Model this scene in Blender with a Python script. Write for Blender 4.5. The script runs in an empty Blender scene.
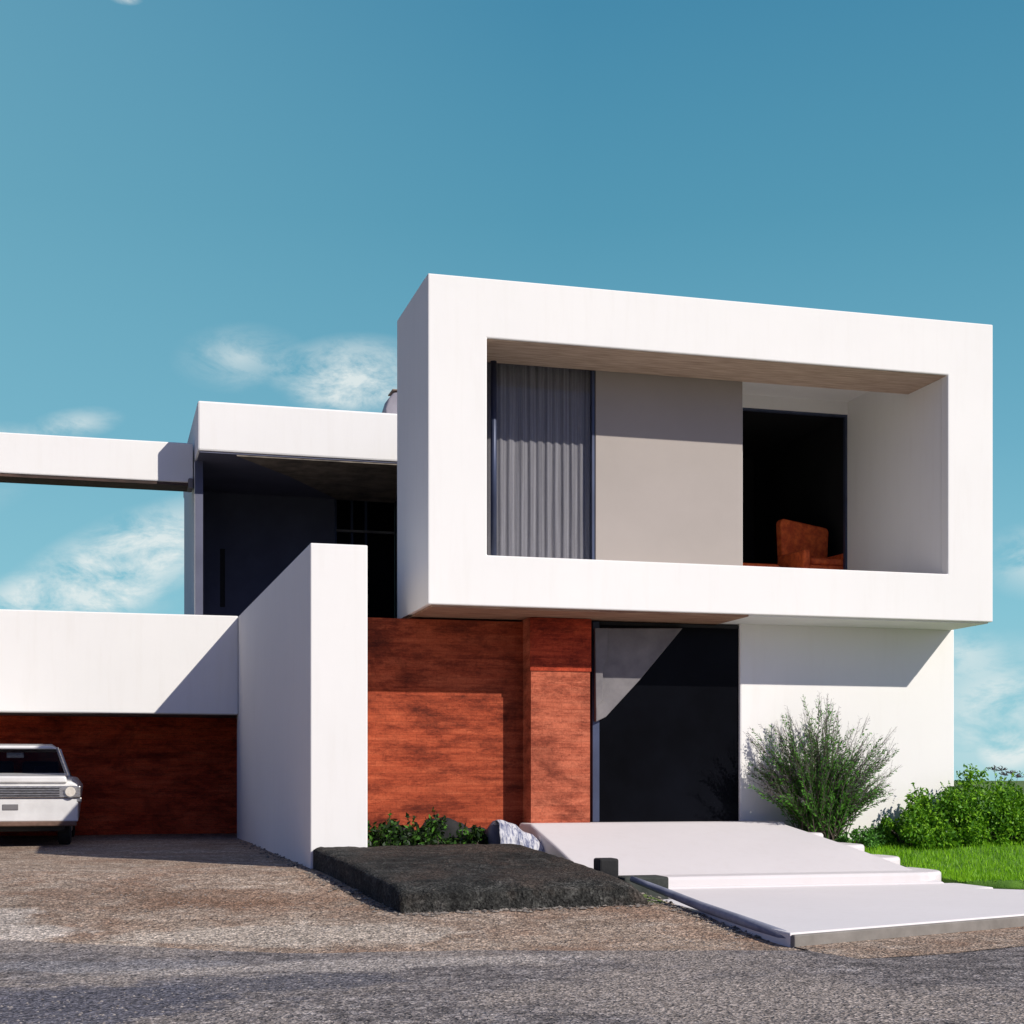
import bpy, bmesh, math, random
import numpy as np
from mathutils import Vector, Matrix, noise as mnoise
random.seed(7)
S = bpy.context.scene
COL = S.collection
# ------------------------------------------------------------------ camera model
F = 1500.0; CX = 512.0; HY = 780.0; EYE = 1.2
TH = math.atan(412.0 / F)
SN, CS = math.sin(TH), math.cos(TH)
def ray(u, v):
    t = (u - CX) / F
    return Vector((SN + CS * t, CS - SN * t, (HY - v) / F))
def on_y(u, v, Y):                       # point of the picture on the vertical plane y = Y
    r = ray(u, v); k = Y / r.y
    return Vector((r.x * k, Y, EYE + r.z * k))
def on_z(u, v, z):                       # point of the picture at height z
    r = ray(u, v); k = (z - EYE) / r.z
    return Vector((r.x * k, r.y * k, z))
def sstep(a, b, x):
    t = min(1, max(0, (x - a) / (b - a))); return t * t * (3 - 2 * t)
def gz(x, y):                            # height of the forecourt
    rise = 0.3 * min(1, max(0, (y - 10.2) / 5.1))
    rise = 0.3 * (0.35 * sstep(10.0, 15.5, y)) + 0.65 * rise
    side = 1 - sstep(4.82, 5.05, x)
    return rise * side - 0.02 * (1 - side)
def on_g(u, v):
    z = 0.1
    for _ in range(40):
        p = on_z(u, v, z); z = 0.5 * z + 0.5 * gz(p.x, p.y)
    return on_z(u, v, z)

# ------------------------------------------------------------------ helpers
def obj(name, verts, faces, mat, parent=None, bevel=0, seg=2, smooth=False, mats=None, fmat=None):
    me = bpy.data.meshes.new(name)
    me.from_pydata([tuple(v) for v in verts], [], faces)
    me.validate(); me.update()
    o = bpy.data.objects.new(name, me); COL.objects.link(o)
    for m in (mats or [mat]): me.materials.append(m)
    if fmat is not None:
        me.polygons.foreach_set('material_index', fmat)
    bm = bmesh.new(); bm.from_mesh(me)
    if len(bm.faces) < 4000: bmesh.ops.recalc_face_normals(bm, faces=bm.faces)
    bm.to_mesh(me); bm.free()
    if smooth: me.polygons.foreach_set('use_smooth', [True] * len(me.polygons))
    if parent is not None:
        o.parent = parent
        o.matrix_parent_inverse = Matrix.Identity(4)
        # vertices are given in world space: bring them to the parent's space
        me.transform(parent_world(parent).inverted())
    if bevel:
        b = o.modifiers.new('bevel', 'BEVEL'); b.width = bevel; b.segments = seg
        b.limit_method = 'ANGLE'; b.angle_limit = math.radians(40)
        b.harden_normals = False
    return o
def parent_world(o):
    m = o.matrix_basis.copy(); p = o.parent
    while p is not None:
        m = p.matrix_basis @ m; p = p.parent
    return m
def recentre(o):                        # put the origin of a one-mesh thing at its base
    me = o.data
    n = len(me.vertices); a = np.empty(n * 3); me.vertices.foreach_get('co', a); a = a.reshape(-1, 3)
    c = Vector(((a[:, 0].min() + a[:, 0].max()) / 2, (a[:, 1].min() + a[:, 1].max()) / 2, a[:, 2].min()))
    me.transform(Matrix.Translation(-c)); o.location = o.location + c
    return o
def thing(name, label, cat, loc=(0, 0, 0), rz=0, group=None):
    o = bpy.data.objects.new(name, None); COL.objects.link(o)
    o.empty_display_size = 0.3
    o.location = loc; o.rotation_euler = (0, 0, rz)
    return tag(o, label, cat, group)
def tag(o, label, cat, group=None, kind=None):
    o['label'] = label; o['category'] = cat
    if group: o['group'] = group
    if kind: o['kind'] = kind
    return o
def struct(o):
    o['kind'] = 'structure'; return o
class MB:
    def __init__(s): s.v = []; s.f = []
    def add(s, verts, faces):
        n = len(s.v); s.v += [tuple(v) for v in verts]
        s.f += [tuple(i + n for i in f) for f in faces]; return s
    def box(s, x0, x1, y0, y1, z0, z1):
        v = [(x, y, z) for z in (z0, z1) for (x, y) in ((x0, y0), (x1, y0), (x1, y1), (x0, y1))]
        return s.add(v, [(3, 2, 1, 0), (4, 5, 6, 7), (0, 1, 5, 4), (1, 2, 6, 5), (2, 3, 7, 6), (3, 0, 4, 7)])
    def prism(s, poly, z0, z1):          # footprint polygon -> solid; z may be function
        n = len(poly)
        lo = [(p[0], p[1], z0(p[0], p[1]) if callable(z0) else z0) for p in poly]
        hi = [(p[0], p[1], z1(p[0], p[1]) if callable(z1) else z1) for p in poly]
        return s.add(lo + hi, [tuple(range(n - 1, -1, -1)), tuple(range(n, 2 * n))] +
                     [(i, (i + 1) % n, n + (i + 1) % n, n + i) for i in range(n)])
    def slabY(s, poly, y0, y1):          # polygon in x,z extruded along y
        n = len(poly)
        a = [(p[0], y0, p[1]) for p in poly]; b = [(p[0], y1, p[1]) for p in poly]
        return s.add(a + b, [tuple(range(n)), tuple(range(2 * n - 1, n - 1, -1))] +
                     [(i, n + i, n + (i + 1) % n, (i + 1) % n) for i in range(n)])
    def tube(s, pts, rad, seg=12, cap=True):
        pts = [Vector(p) for p in pts]; base = len(s.v); n = len(pts)
        for i, p in enumerate(pts):
            d = (pts[min(i + 1, n - 1)] - pts[max(i - 1, 0)]).normalized()
            a = d.orthogonal().normalized() if abs(d.z) > .9 else d.cross(Vector((0, 0, 1))).normalized()
            b = d.cross(a); r = rad[i] if isinstance(rad, (list, tuple)) else rad
            for k in range(seg):
                t = 2 * math.pi * k / seg
                s.v.append(tuple(p + a * math.cos(t) * r + b * math.sin(t) * r))
        for i in range(n - 1):
            for k in range(seg):
                q = base + i * seg; k2 = (k + 1) % seg
                s.f.append((q + k, q + k2, q + seg + k2, q + seg + k))
        if cap:
            s.f.append(tuple(base + k for k in range(seg - 1, -1, -1)))
            s.f.append(tuple(base + (n - 1) * seg + k for k in range(seg)))
        return s
    def build(s, name, mat, parent=None, **kw): return obj(name, s.v, s.f, mat, parent, **kw)
def box(name, mat, parent, *b, **kw): return MB().box(*b).build(name, mat, parent, **kw)

# ------------------------------------------------------------------ materials
def new_mat(name):
    m = bpy.data.materials.new(name); m.use_nodes = True
    nt = m.node_tree; return m, nt, nt.nodes['Principled BSDF']
def N(nt, t, **kw):
    n = nt.nodes.new(t)
    for k, v in kw.items():
        if k.startswith('i_'): n.inputs[k[2:].replace('_', ' ')].default_value = v
        else: setattr(n, k, v)
    return n
def coords(nt, scale=(1, 1, 1), rot=(0, 0, 0), space='Object'):
    tc = N(nt, 'ShaderNodeTexCoord'); mp = N(nt, 'ShaderNodeMapping')
    mp.inputs['Scale'].default_value = scale; mp.inputs['Rotation'].default_value = rot
    nt.links.new(tc.outputs[space], mp.inputs['Vector']); return mp.outputs['Vector']
def nse(nt, vec, scale, detail=6, rough=.6, dist=0):
    n = N(nt, 'ShaderNodeTexNoise'); n.inputs['Scale'].default_value = scale
    n.inputs['Detail'].default_value = detail; n.inputs['Roughness'].default_value = rough
    n.inputs['Distortion'].default_value = dist
    nt.links.new(vec, n.inputs['Vector']); return n.outputs['Fac']
def ramp(nt, fac, stops):
    r = N(nt, 'ShaderNodeValToRGB'); e = r.color_ramp.elements
    e[0].position, e[0].color = stops[0][0], (*stops[0][1], 1)
    e[1].position, e[1].color = stops[-1][0], (*stops[-1][1], 1)
    for p, c in stops[1:-1]:
        q = e.new(p); q.color = (*c, 1)
    nt.links.new(fac, r.inputs['Fac']); return r.outputs['Color']
def g3(v): return (v, v, v)
def mix(nt, a, b, fac, mode='MIX'):
    m = N(nt, 'ShaderNodeMix', data_type='RGBA', blend_type=mode)
    for sock, val in ((m.inputs[6], a), (m.inputs[7], b), (m.inputs[0], fac)):
        if hasattr(val, 'is_linked'): nt.links.new(val, sock)
        elif isinstance(val, (int, float)): sock.default_value = val
        else: sock.default_value = (*val, 1)
    return m.outputs[2]
def mth(nt, op, a, b=None, clamp=False):
    m = N(nt, 'ShaderNodeMath', operation=op, use_clamp=clamp)
    for i, val in enumerate((a, b)):
        if val is None: continue
        if hasattr(val, 'is_linked'): nt.links.new(val, m.inputs[i])
        else: m.inputs[i].default_value = val
    return m.outputs[0]
def bump(nt, bs, h, strength=.3, dist=.01, prev=None):
    b = N(nt, 'ShaderNodeBump'); b.inputs['Strength'].default_value = strength
    b.inputs['Distance'].default_value = dist
    nt.links.new(h, b.inputs['Height'])
    if prev: nt.links.new(prev, b.inputs['Normal'])
    nt.links.new(b.outputs['Normal'], bs.inputs['Normal']); return b.outputs['Normal']
def simple(name, c1, c2=None, scale=3, rough=.8, bstr=.2, bscale=60, bdist=.004, metal=0, spec=.5, stretch=(1, 1, 1), detail=6):
    m, nt, bs = new_mat(name); c2 = c2 or c1
    v = coords(nt, stretch)
    col = ramp(nt, nse(nt, v, scale, detail), [(.35, c1), (.65, c2)])
    nt.links.new(col, bs.inputs['Base Color'])
    bs.inputs['Roughness'].default_value = rough; bs.inputs['Metallic'].default_value = metal
    bs.inputs['Specular IOR Level'].default_value = spec
    if bstr: bump(nt, bs, nse(nt, v, bscale, 4), bstr, bdist)
    return m
def stucco(name, c):
    m, nt, bs = new_mat(name); v = coords(nt)
    big = nse(nt, v, .5, 5, .6)
    streak = nse(nt, coords(nt, (7, 7, .7)), 1.2, 5, .65)
    col = ramp(nt, big, [(.3, tuple(x * .955 for x in c)), (.7, c)])
    dirt = ramp(nt, streak, [(.25, (.9, .88, .85)), (.5, (1, 1, 1))])
    col = mix(nt, col, dirt, .28, 'MULTIPLY')
    nt.links.new(col, bs.inputs['Base Color']); bs.inputs['Roughness'].default_value = .85
    bs.inputs['Specular IOR Level'].default_value = .25
    n = bump(nt, bs, nse(nt, v, 130, 4), .22, .003)
    bump(nt, bs, nse(nt, v, 2.2, 3), .12, .02, n)
    return m
WHITE = stucco('white stucco', (.81, .79, .755))
STEPW = stucco('white concrete', (.66, .62, .61))
STEPA = stucco('pale apron concrete', (.76, .715, .70))
EDGESHADE = simple('grey apron edge shade', (.17, .155, .135), (.24, .22, .195), 4, .9, .3, 40, .006)  # darker tone standing for shade on the apron's front face
def brick_mat(name, lo, mid, hi, sc=1.0):
    m, nt, bs = new_mat(name)
    v = coords(nt, (1, 1, 1))
    sep = N(nt, 'ShaderNodeSeparateXYZ'); nt.links.new(v, sep.inputs[0])
    cmb = N(nt, 'ShaderNodeCombineXYZ')
    nt.links.new(mth(nt, 'ADD', sep.outputs[0], sep.outputs[1]), cmb.inputs[0]); nt.links.new(sep.outputs[2], cmb.inputs[1])
    bt = N(nt, 'ShaderNodeTexBrick'); nt.links.new(cmb.outputs[0], bt.inputs['Vector'])
    for k, val in (('Scale', 1), ('Mortar Size', .006), ('Mortar Smooth', .6), ('Bias', 0), ('Brick Width', .24), ('Row Height', .075)):
        bt.inputs[k].default_value = val
    bt.inputs['Color1'].default_value = (1, 1, 1, 1); bt.inputs['Color2'].default_value = (.62, .6, .6, 1); bt.inputs['Mortar'].default_value = (.3, .27, .26, 1)
    band = nse(nt, coords(nt, (.8, .8, 9)), 1.5, 12, .80, .1)
    stain = nse(nt, coords(nt, (1, 1, 3.2)), 1.5, 14, .84, .1)
    col = ramp(nt, band, [(.32, lo), (.47, mid), (.66, hi)])
    col = mix(nt, col, ramp(nt, stain, [(.36, (.16, .10, .10)), (.46, (.62, .52, .50)), (.53, (1, 1, 1))]), .85, 'MULTIPLY')
    soot = nse(nt, coords(nt, (.55, .55, .9)), 1.3, 10, .72, .6)
    col = mix(nt, col, ramp(nt, soot, [(.34, (.30, .22, .20)), (.50, (1, 1, 1))]), .8, 'MULTIPLY')
    fine = nse(nt, v, 38, 5, .7)
    col = mix(nt, col, ramp(nt, fine, [(.3, (.45, .42, .4)), (.55, (1.0, 1.0, 1.0))]), .55, 'MULTIPLY')
    col = mix(nt, col, bt.outputs['Color'], .30, 'MULTIPLY')
    nt.links.new(col, bs.inputs['Base Color']); bs.inputs['Roughness'].default_value = .85
    bs.inputs['Specular IOR Level'].default_value = .25
    n = bump(nt, bs, bt.outputs['Color'], .35, .006)
    bump(nt, bs, fine, .5, .008, n)
    return m
BRICK = brick_mat('rust brick', (.20, .030, .011), (.39, .070, .026), (.54, .125, .052))
BRICKP = brick_mat('pale rust brick', (.33, .070, .033), (.50, .125, .062), (.60, .18, .095))
BRICKG = brick_mat('deep red brick', (.40, .036, .012), (.74, .095, .032), (.85, .16, .065))
BRICKD = brick_mat('rust brick in painted shade', (.17, .018, .007), (.42, .048, .017), (.66, .10, .035))
NAVY = simple('navy render', (.085, .090, .135), (.115, .12, .175), 1.2, .75, .2, 80)
CHAR = simple('charcoal cladding', (.006, .006, .009), (.012, .012, .016), 2, .8, .2, 50)
WOODU = simple('weathered timber soffit', (.30, .205, .145), (.52, .385, .29), 5, .8, .4, 30, .006, stretch=(.5, 6, 6), detail=8)
RUSTW = simple('rusty timber', (.20, .085, .05), (.42, .26, .17), 4, .8, .4, 30, .006, stretch=(.6, 6, 6), detail=8)
BEAMW = simple('dark brown timber', (.028, .016, .012), (.10, .055, .038), 4, .8, .4, 30, .006, stretch=(.6, 6, 6), detail=8)
CONCB = simple('brown soffit shadow edge', (.10, .085, .07), (.26, .22, .175), 3, .9, .5, 25, .01, detail=9)
CONCG = simple('grey concrete', (.13, .12, .125), (.20, .185, .185), 3, .85, .3, 40, .004)
PANEL = simple('taupe sliding panel', (.325, .285, .255), (.355, .31, .28), .8, .7, .12, 160, .002)
FRAMEB = simple('blue grey metal', (.035, .045, .085), (.05, .065, .12), 2, .45, 0, metal=.3)
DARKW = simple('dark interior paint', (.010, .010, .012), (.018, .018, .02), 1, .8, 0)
def cloth_mat(name, lo, hi):
    m, nt, bs = new_mat(name)
    s1 = nse(nt, coords(nt, (34, 4, .35)), 1.2, 10, .8)
    s2 = nse(nt, coords(nt), 140, 2, .5)
    col = ramp(nt, s1, [(.3, lo), (.65, hi)])
    col = mix(nt, col, ramp(nt, s2, [(.35, g3(.72)), (.65, g3(1))]), .7, 'MULTIPLY')
    nt.links.new(col, bs.inputs['Base Color']); bs.inputs['Roughness'].default_value = .95
    bs.inputs['Specular IOR Level'].default_value = .1
    return m
CURT = cloth_mat('grey curtain', (.15, .13, .115), (.47, .42, .375))
def glass_mat(name, tint, refl=.06, rough=.03):
    m, nt, bs = new_mat(name)
    out = nt.nodes['Material Output']
    tr = N(nt, 'ShaderNodeBsdfTransparent'); tr.inputs[0].default_value = (*tint, 1)
    gl = N(nt, 'ShaderNodeBsdfGlossy'); gl.inputs['Roughness'].default_value = rough
    lw = N(nt, 'ShaderNodeLayerWeight'); lw.inputs['Blend'].default_value = .5
    fz = mth(nt, 'ADD', mth(nt, 'MULTIPLY', mth(nt, 'POWER', lw.outputs['Facing'], 4.0), .3), .012)
    mx = N(nt, 'ShaderNodeMixShader')
    nt.links.new(fz, mx.inputs[0]); nt.links.new(tr.outputs[0], mx.inputs[1]); nt.links.new(gl.outputs[0], mx.inputs[2])
    nt.links.new(mx.outputs[0], out.inputs[0]); nt.nodes.remove(bs)
    return m
GLASS = glass_mat('clear window glass', (.86, .88, .92))
GLASSD = glass_mat('tinted glass', (.35, .37, .42))
m, nt, bs = new_mat('black door glass'); BLACKG = m
v = coords(nt)
nt.links.new(ramp(nt, nse(nt, v, .8, 4), [(.3, (.0015, .0015, .002)), (.7, (.004, .0045, .007))]), bs.inputs['Base Color'])
bs.inputs['Roughness'].default_value = .25; bs.inputs['Specular IOR Level'].default_value = .05
# ground
def ground_mat(name, c_lo, c_mid, c_hi, warm=None, bscale=28, bdist=.02, speck=.75, patch=None, spots=()):
    m, nt, bs = new_mat(name); v = coords(nt, space='Object')
    big = nse(nt, v, .42, 7, .62, .3); mid_ = nse(nt, v, 4.5, 8, .72); fine = nse(nt, v, 42, 5, .75)
    vo = N(nt, 'ShaderNodeTexVoronoi'); vo.inputs['Scale'].default_value = 55; nt.links.new(v, vo.inputs['Vector'])
    vo2 = N(nt, 'ShaderNodeTexVoronoi'); vo2.inputs['Scale'].default_value = 21; nt.links.new(v, vo2.inputs['Vector'])
    col = ramp(nt, mid_, [(.30, c_lo), (.5, c_mid), (.68, c_hi)])
    if patch: col = mix(nt, col, patch, ramp(nt, big, [(.46, g3(0)), (.56, g3(1))]))
    if warm: col = mix(nt, col, warm, mth(nt, 'MULTIPLY', ramp(nt, nse(nt, v, .9, 7, .65, .5), [(.45, g3(0)), (.62, g3(1))]), .7))
    for (sx1, sy1, rx1, ry1, scol, amt) in spots:
        mpp = N(nt, 'ShaderNodeMapping'); mpp.vector_type = 'TEXTURE'
        mpp.inputs['Location'].default_value = (sx1, sy1, 0); mpp.inputs['Scale'].default_value = (rx1, ry1, 100)
        nt.links.new(v, mpp.inputs['Vector'])
        ln = N(nt, 'ShaderNodeVectorMath', operation='LENGTH'); nt.links.new(mpp.outputs[0], ln.inputs[0])
        f_ = mth(nt, 'SUBTRACT', mth(nt, 'ADD', 1.0, mth(nt, 'MULTIPLY', mth(nt, 'SUBTRACT', nse(nt, v, 1.6, 8, .7, .3), .5), 2.6)), ln.outputs['Value'])
        col = mix(nt, col, scol, mth(nt, 'MULTIPLY', mth(nt, 'MULTIPLY', f_, 3.0, clamp=True), amt))
    stone = mix(nt, g3(.35), g3(1.5), mth(nt, 'MULTIPLY', N(nt, 'ShaderNodeSeparateColor').outputs[0], 1.0))
    sepc = [n for n in nt.nodes if n.type == 'SEPARATE_COLOR'][0]; nt.links.new(vo.outputs['Color'], sepc.inputs[0])
    col = mix(nt, col, stone, speck, 'MULTIPLY')
    col = mix(nt, col, ramp(nt, fine, [(.36, g3(.30)), (.5, g3(1)), (.66, g3(1.5))]), .85, 'MULTIPLY')
    grit = nse(nt, v, 17, 6, .8)
    col = mix(nt, col, ramp(nt, grit, [(.40, g3(.42)), (.52, g3(1)), (.64, g3(1.45))]), .8, 'MULTIPLY')
    col = mix(nt, col, ramp(nt, big, [(.3, g3(.72)), (.65, g3(1.15))]), .8, 'MULTIPLY')
    nt.links.new(col, bs.inputs['Base Color']); bs.inputs['Roughness'].default_value = .93
    bs.inputs['Specular IOR Level'].default_value = .2
    n = bump(nt, bs, vo.outputs['Distance'], .7, bdist)
    n = bump(nt, bs, vo2.outputs['Distance'], .5, bdist * 1.3, n)
    bump(nt, bs, mid_, .5, .05, n)
    return m
DRIVE = ground_mat('brown gravel', (.25, .175, .125), (.46, .345, .26), (.62, .50, .40), warm=(.34, .20, .13),
    spots=((-.95, 11.6, .9, 1.3, (.72, .62, .53), .85), (1.3, 11.2, 1.5, .6, (.66, .56, .46), .7), (1.0, 13.2, 1.1, .9, (.24, .125, .07), .55)))
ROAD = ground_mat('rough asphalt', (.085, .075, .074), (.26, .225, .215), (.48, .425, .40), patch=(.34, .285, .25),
    spots=((-.6, 8.3, 1.6, 1.0, (.115, .115, .15), .75), (.9, 8.9, .9, .5, (.15, .145, .17), .65), (1.6, 9.6, 1.8, .35, (.60, .52, .46), .6), (-.3, 9.9, 1.6, .3, (.33, .31, .32), .6)))  # the bluish dark spots paint a shadow into the asphalt colour
DIRT = ground_mat('dirt', (.10, .08, .05), (.17, .14, .09), (.22, .19, .13))
SLABM = ground_mat('dark tarmac slab', (.013, .013, .012), (.036, .036, .032), (.095, .092, .083), warm=(.085, .062, .048))
def leafy(name, stops, scale=3, trans=.25, rough=.5):
    m, nt, bs = new_mat(name)
    geo = N(nt, 'ShaderNodeNewGeometry')
    rnd = geo.outputs['Random Per Island']
    v = coords(nt)
    f = mth(nt, 'ADD', mth(nt, 'MULTIPLY', rnd, .6), mth(nt, 'MULTIPLY', nse(nt, v, scale, 3), .5))
    col = ramp(nt, f, stops)
    nt.links.new(col, bs.inputs['Base Color']); bs.inputs['Roughness'].default_value = rough
    bs.inputs['Specular IOR Level'].default_value = .3
    out = nt.nodes['Material Output']
    tl = N(nt, 'ShaderNodeBsdfTranslucent'); nt.links.new(col, tl.inputs[0])
    mx = N(nt, 'ShaderNodeMixShader'); mx.inputs[0].default_value = trans
    nt.links.new(bs.outputs[0], mx.inputs[1]); nt.links.new(tl.outputs[0], mx.inputs[2]); nt.links.new(mx.outputs[0], out.inputs[0])
    return m
HEDGE = leafy('bright hedge leaves', [(.15, (.02, .07, .004)), (.45, (.085, .24, .010)), (.9, (.26, .50, .02))], 3)
SHRUBL = leafy('shrub leaves', [(.15, (.024, .065, .012)), (.5, (.065, .20, .024)), (.9, (.13, .34, .035))], 4)
WISP = leafy('dry wispy tips', [(.15, (.085, .075, .085)), (.9, (.22, .195, .205))], 4)
STEM = simple('brown stem', (.06, .045, .03), (.12, .09, .07), 20, .9, 0)
GRASS = leafy('grass blades', [(.2, (.13, .32, .006)), (.55, (.22, .48, .010)), (.9, (.34, .62, .02))], 1.2, .3)
LAWNM = simple('lawn soil and thatch', (.06, .15, .010), (.12, .26, .02), 3, .9, .6, 60, .02)
DKLEAF = leafy('dark glossy leaves', [(.2, (.006, .014, .005)), (.6, (.018, .045, .008)), (.9, (.08, .22, .02))], 6, .15)
FIELD = simple('field grass', (.07, .12, .02), (.14, .19, .04), .4, .95, .4, 8, .1)

# ------------------------------------------------------------------ the setting
# ground: one sheet to the horizon, finer near the house
def sheet(name, xs, ys, zf, mat):
    V = [(x, y, zf(x, y)) for y in ys for x in xs]; nx = len(xs)
    Fc = [(j * nx + i, j * nx + i + 1, (j + 1) * nx + i + 1, (j + 1) * nx + i) for j in range(len(ys) - 1) for i in range(nx - 1)]
    return obj(name, V, Fc, mat, smooth=True)
xs = [-1500, -600, -200, -80, -40] + [-20 + .5 * i for i in range(49)] + [4.6, 4.75, 4.84, 4.92, 5.0, 5.08, 5.3, 6, 8, 10, 14, 20, 40, 80, 200, 600, 1500]
xs = sorted(set(xs))
ys = [-1500, -500, -100, -30, -10, 0, 4, 8] + [9 + .3 * i for i in range(31)] + [18.5, 20, 22, 24, 28, 30, 40, 60, 120, 300, 800, 2500]
struct(sheet('ground', xs, ys, lambda x, y: gz(x, y) - .012, FIELD))
# road: rough asphalt whose edge wanders; sheet 4 mm above
edge_px = [(-700, 940), (-300, 944), (0, 948), (120, 951), (300, 955), (480, 951), (640, 951), (800, 951), (900, 946), (1024, 934), (1300, 915), (1700, 898)]
epts = [on_z(u, v, 0.0) for u, v in edge_px]
def road_edge(x):
    if x <= epts[0].x: return epts[0].y
    for a, b in zip(epts, epts[1:]):
        if a.x <= x <= b.x: return a.y + (b.y - a.y) * (x - a.x) / (b.x - a.x)
    return epts[-1].y
rx = [-400, -100, -30] + [-14 + .25 * i for i in range(130)] + [25, 60, 200, 400]
V = []; 
for x in rx:
    ye = road_edge(x) + .05 * mnoise.noise(Vector((x * 1.7, 3, 0))) + .03 * mnoise.noise(Vector((x * 6, 9, 0)))
    for k, y in enumerate((-9, -4, 2, 5, 7, 8.5, ye - .35, ye)):
        V.append((x, y, .004 + (gz(x, y) if y > 9 else 0) + (.003 if 0 < k < 7 else 0)))
Fc = [(i * 8 + k, (i + 1) * 8 + k, (i + 1) * 8 + k + 1, i * 8 + k + 1) for i in range(len(rx) - 1) for k in range(7)]
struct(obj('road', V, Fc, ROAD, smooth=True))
# driveway: brown gravel forecourt between the road and the house
dx = [-30, -22] + [-16 + .4 * i for i in range(52)] + [4.86]
V = []; dn = 40
for x in dx:
    y0 = road_edge(x) - .25
    for k in range(dn):
        y = y0 + (30 - y0) * (k / (dn - 1)) ** 1.5
        V.append((x, y, gz(x, y) - .003 + .012 * mnoise.noise(Vector((x * .8, y * .8, 1))) * min(1, k / 6)))
Fc = [(i * dn + k, (i + 1) * dn + k, (i + 1) * dn + k + 1, i * dn + k + 1) for i in range(len(dx) - 1) for k in range(dn - 1)]
struct(obj('driveway', V, Fc, DRIVE, smooth=True))
# gravel verge in front of the step apron
V = []; gx = [4.8 + .3 * i for i in range(40)]
for x in gx:
    ye = road_edge(x)
    for k in range(5):
        y = ye + (-.5, -.2, .1, .5, 1.0)[k]
        V.append((x, y, (-.006, -.001, .005, .006, .006)[k]))
Fc = [(i * 5 + k, (i + 1) * 5 + k, (i + 1) * 5 + k + 1, i * 5 + k + 1) for i in range(len(gx) - 1) for k in range(4)]
struct(obj('gravel_verge', V, Fc, DRIVE, smooth=True))

# ------------------------------------------------------------------ house
E = EYE
YF = 16.0
XL, XR = 3.446, 10.446
ZB, ZT = E + 1.917, E + 5.525
OX0, OX1, OZ0, OZ1 = 4.11, 9.83, E + 2.477, E + 4.87
H = thing('modern_house', 'white cubic two storey house with a projecting framed balcony box over rust brick', 'house', (6.9, 16.0, .3))
# picture-frame box: hollow ring with rounded edges (as in worn render)
ringo = [(XL, ZB), (XR, ZB), (XR, ZT), (XL, ZT)]; ringi = [(OX0, OZ0), (OX1, OZ0), (OX1, OZ1), (OX0, OZ1)]
def ring(name, mat, parent, yo0, yo1, outer, inner, **kw):
    V = [(x, y, z) for y in (yo0, yo1) for ringp in (outer, inner) for (x, z) in ringp]
    Fc = []
    for i in range(4):
        j = (i + 1) % 4
        Fc += [(i, j, 4 + j, 4 + i), (8 + i, 12 + i, 12 + j, 8 + j), (i, 8 + i, 8 + j, j), (4 + i, 4 + j, 12 + j, 12 + i)]
    return obj(name, V, Fc, mat, parent, **kw)
ring('upper_frame', WHITE, H, YF, 17.77, ringo, [(OX0, OZ0), (OX1, OZ0), (OX1, E + 5.15), (OX0, E + 5.15)], bevel=.035, seg=3) if False else None
# front face ring 0.22 thick with low lintel, then deeper tube with the higher ceiling
V = []; Fc = []
mb = MB()
mb.box(XL, XR, YF, 17.77, ZB, OZ0)                       # floor slab
mb2 = MB()
UF = ring('upper_frame', WHITE, H, YF, YF + .16, ringo, ringi, bevel=.014, seg=2)
box('rear_floor_slab', WHITE, H, 5.1, XR - .002, 17.771, 18.6, ZB + .006, OZ0 - .003)
box('floor_slab', WHITE, H, XL + .002, XR - .002, YF + .159, 17.77, ZB + .003, OZ0 - .001)
box('left_cheek', WHITE, H, XL + .002, OX0 - .03, YF + .159, 17.77, OZ0 - .001, ZT - .003)
box('right_cheek', WHITE, H, OX1 + .002, XR - .002, YF + .159, 18.6, OZ0 - .001, ZT - .003)
box('rear_ceiling_slab', WHITE, H, 5.26, OX1 + .002, 17.581, 18.6, E + 5.15, ZT - .008)
box('ceiling_slab', WHITE, H, OX0 - .03, OX1 + .002, YF + .159, 17.58, E + 5.15, ZT - .003)
box('lintel_soffit', WOODU, H, OX0 + .001, OX1 - .001, YF + .03, 16.92, OZ1 - .006, OZ1 + .10)
box('lintel_back', WHITE, H, OX0, OX1, YF + .159, 16.90, OZ1 + .10, E + 5.15)
box('left_reveal', NAVY, H, OX0 - .028, OX0 - .002, YF + .162, 17.77, OZ0, OZ1 + .1)
# timber underside of the projecting box
box('underside_boarding', RUSTW, H, XL + .05, 7.25, YF + .05, 17.70, ZB - .022, ZB + .001)
box('underside_render', WHITE, H, 7.26, XR - .04, YF + .05, 17.70, ZB - .016, ZB + .001)
# window with curtain behind, sliding panel, balcony door wall
WX0, WX1 = 4.20, on_y(595, 500, 16.95).x
PX1 = on_y(742, 500, 16.95).x
w = ring('window', FRAMEB, H, 16.93, 17.0, [(OX0, OZ0), (WX1 - .01, OZ0), (WX1 - .01, OZ1 + .12), (OX0, OZ1 + .12)],
         [(OX0 + .11, OZ0 + .015), (WX1 - .045, OZ0 + .015), (WX1 - .045, OZ1 + .06), (OX0 + .11, OZ1 + .06)], bevel=.006)
box('pane', GLASS, w, OX0 + .105, WX1 - .04, 16.962, 16.968, OZ0 + .01, OZ1 + .065)
MB().tube([(OX0 + .30, 16.86, OZ0), (OX0 + .30, 16.86, OZ1)], .036, 14).build('downpipe', FRAMEB, H, smooth=True)
sp = box('sliding_panel', PANEL, H, WX1, PX1, 16.93, 16.99, OZ0 + .004, OZ1 + .12, bevel=.008)
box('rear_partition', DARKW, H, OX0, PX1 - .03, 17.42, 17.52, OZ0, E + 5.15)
box('side_partition', WHITE, H, PX1 - .03, PX1 + .03, 17.0, 18.5, OZ0, E + 5.15)
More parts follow.
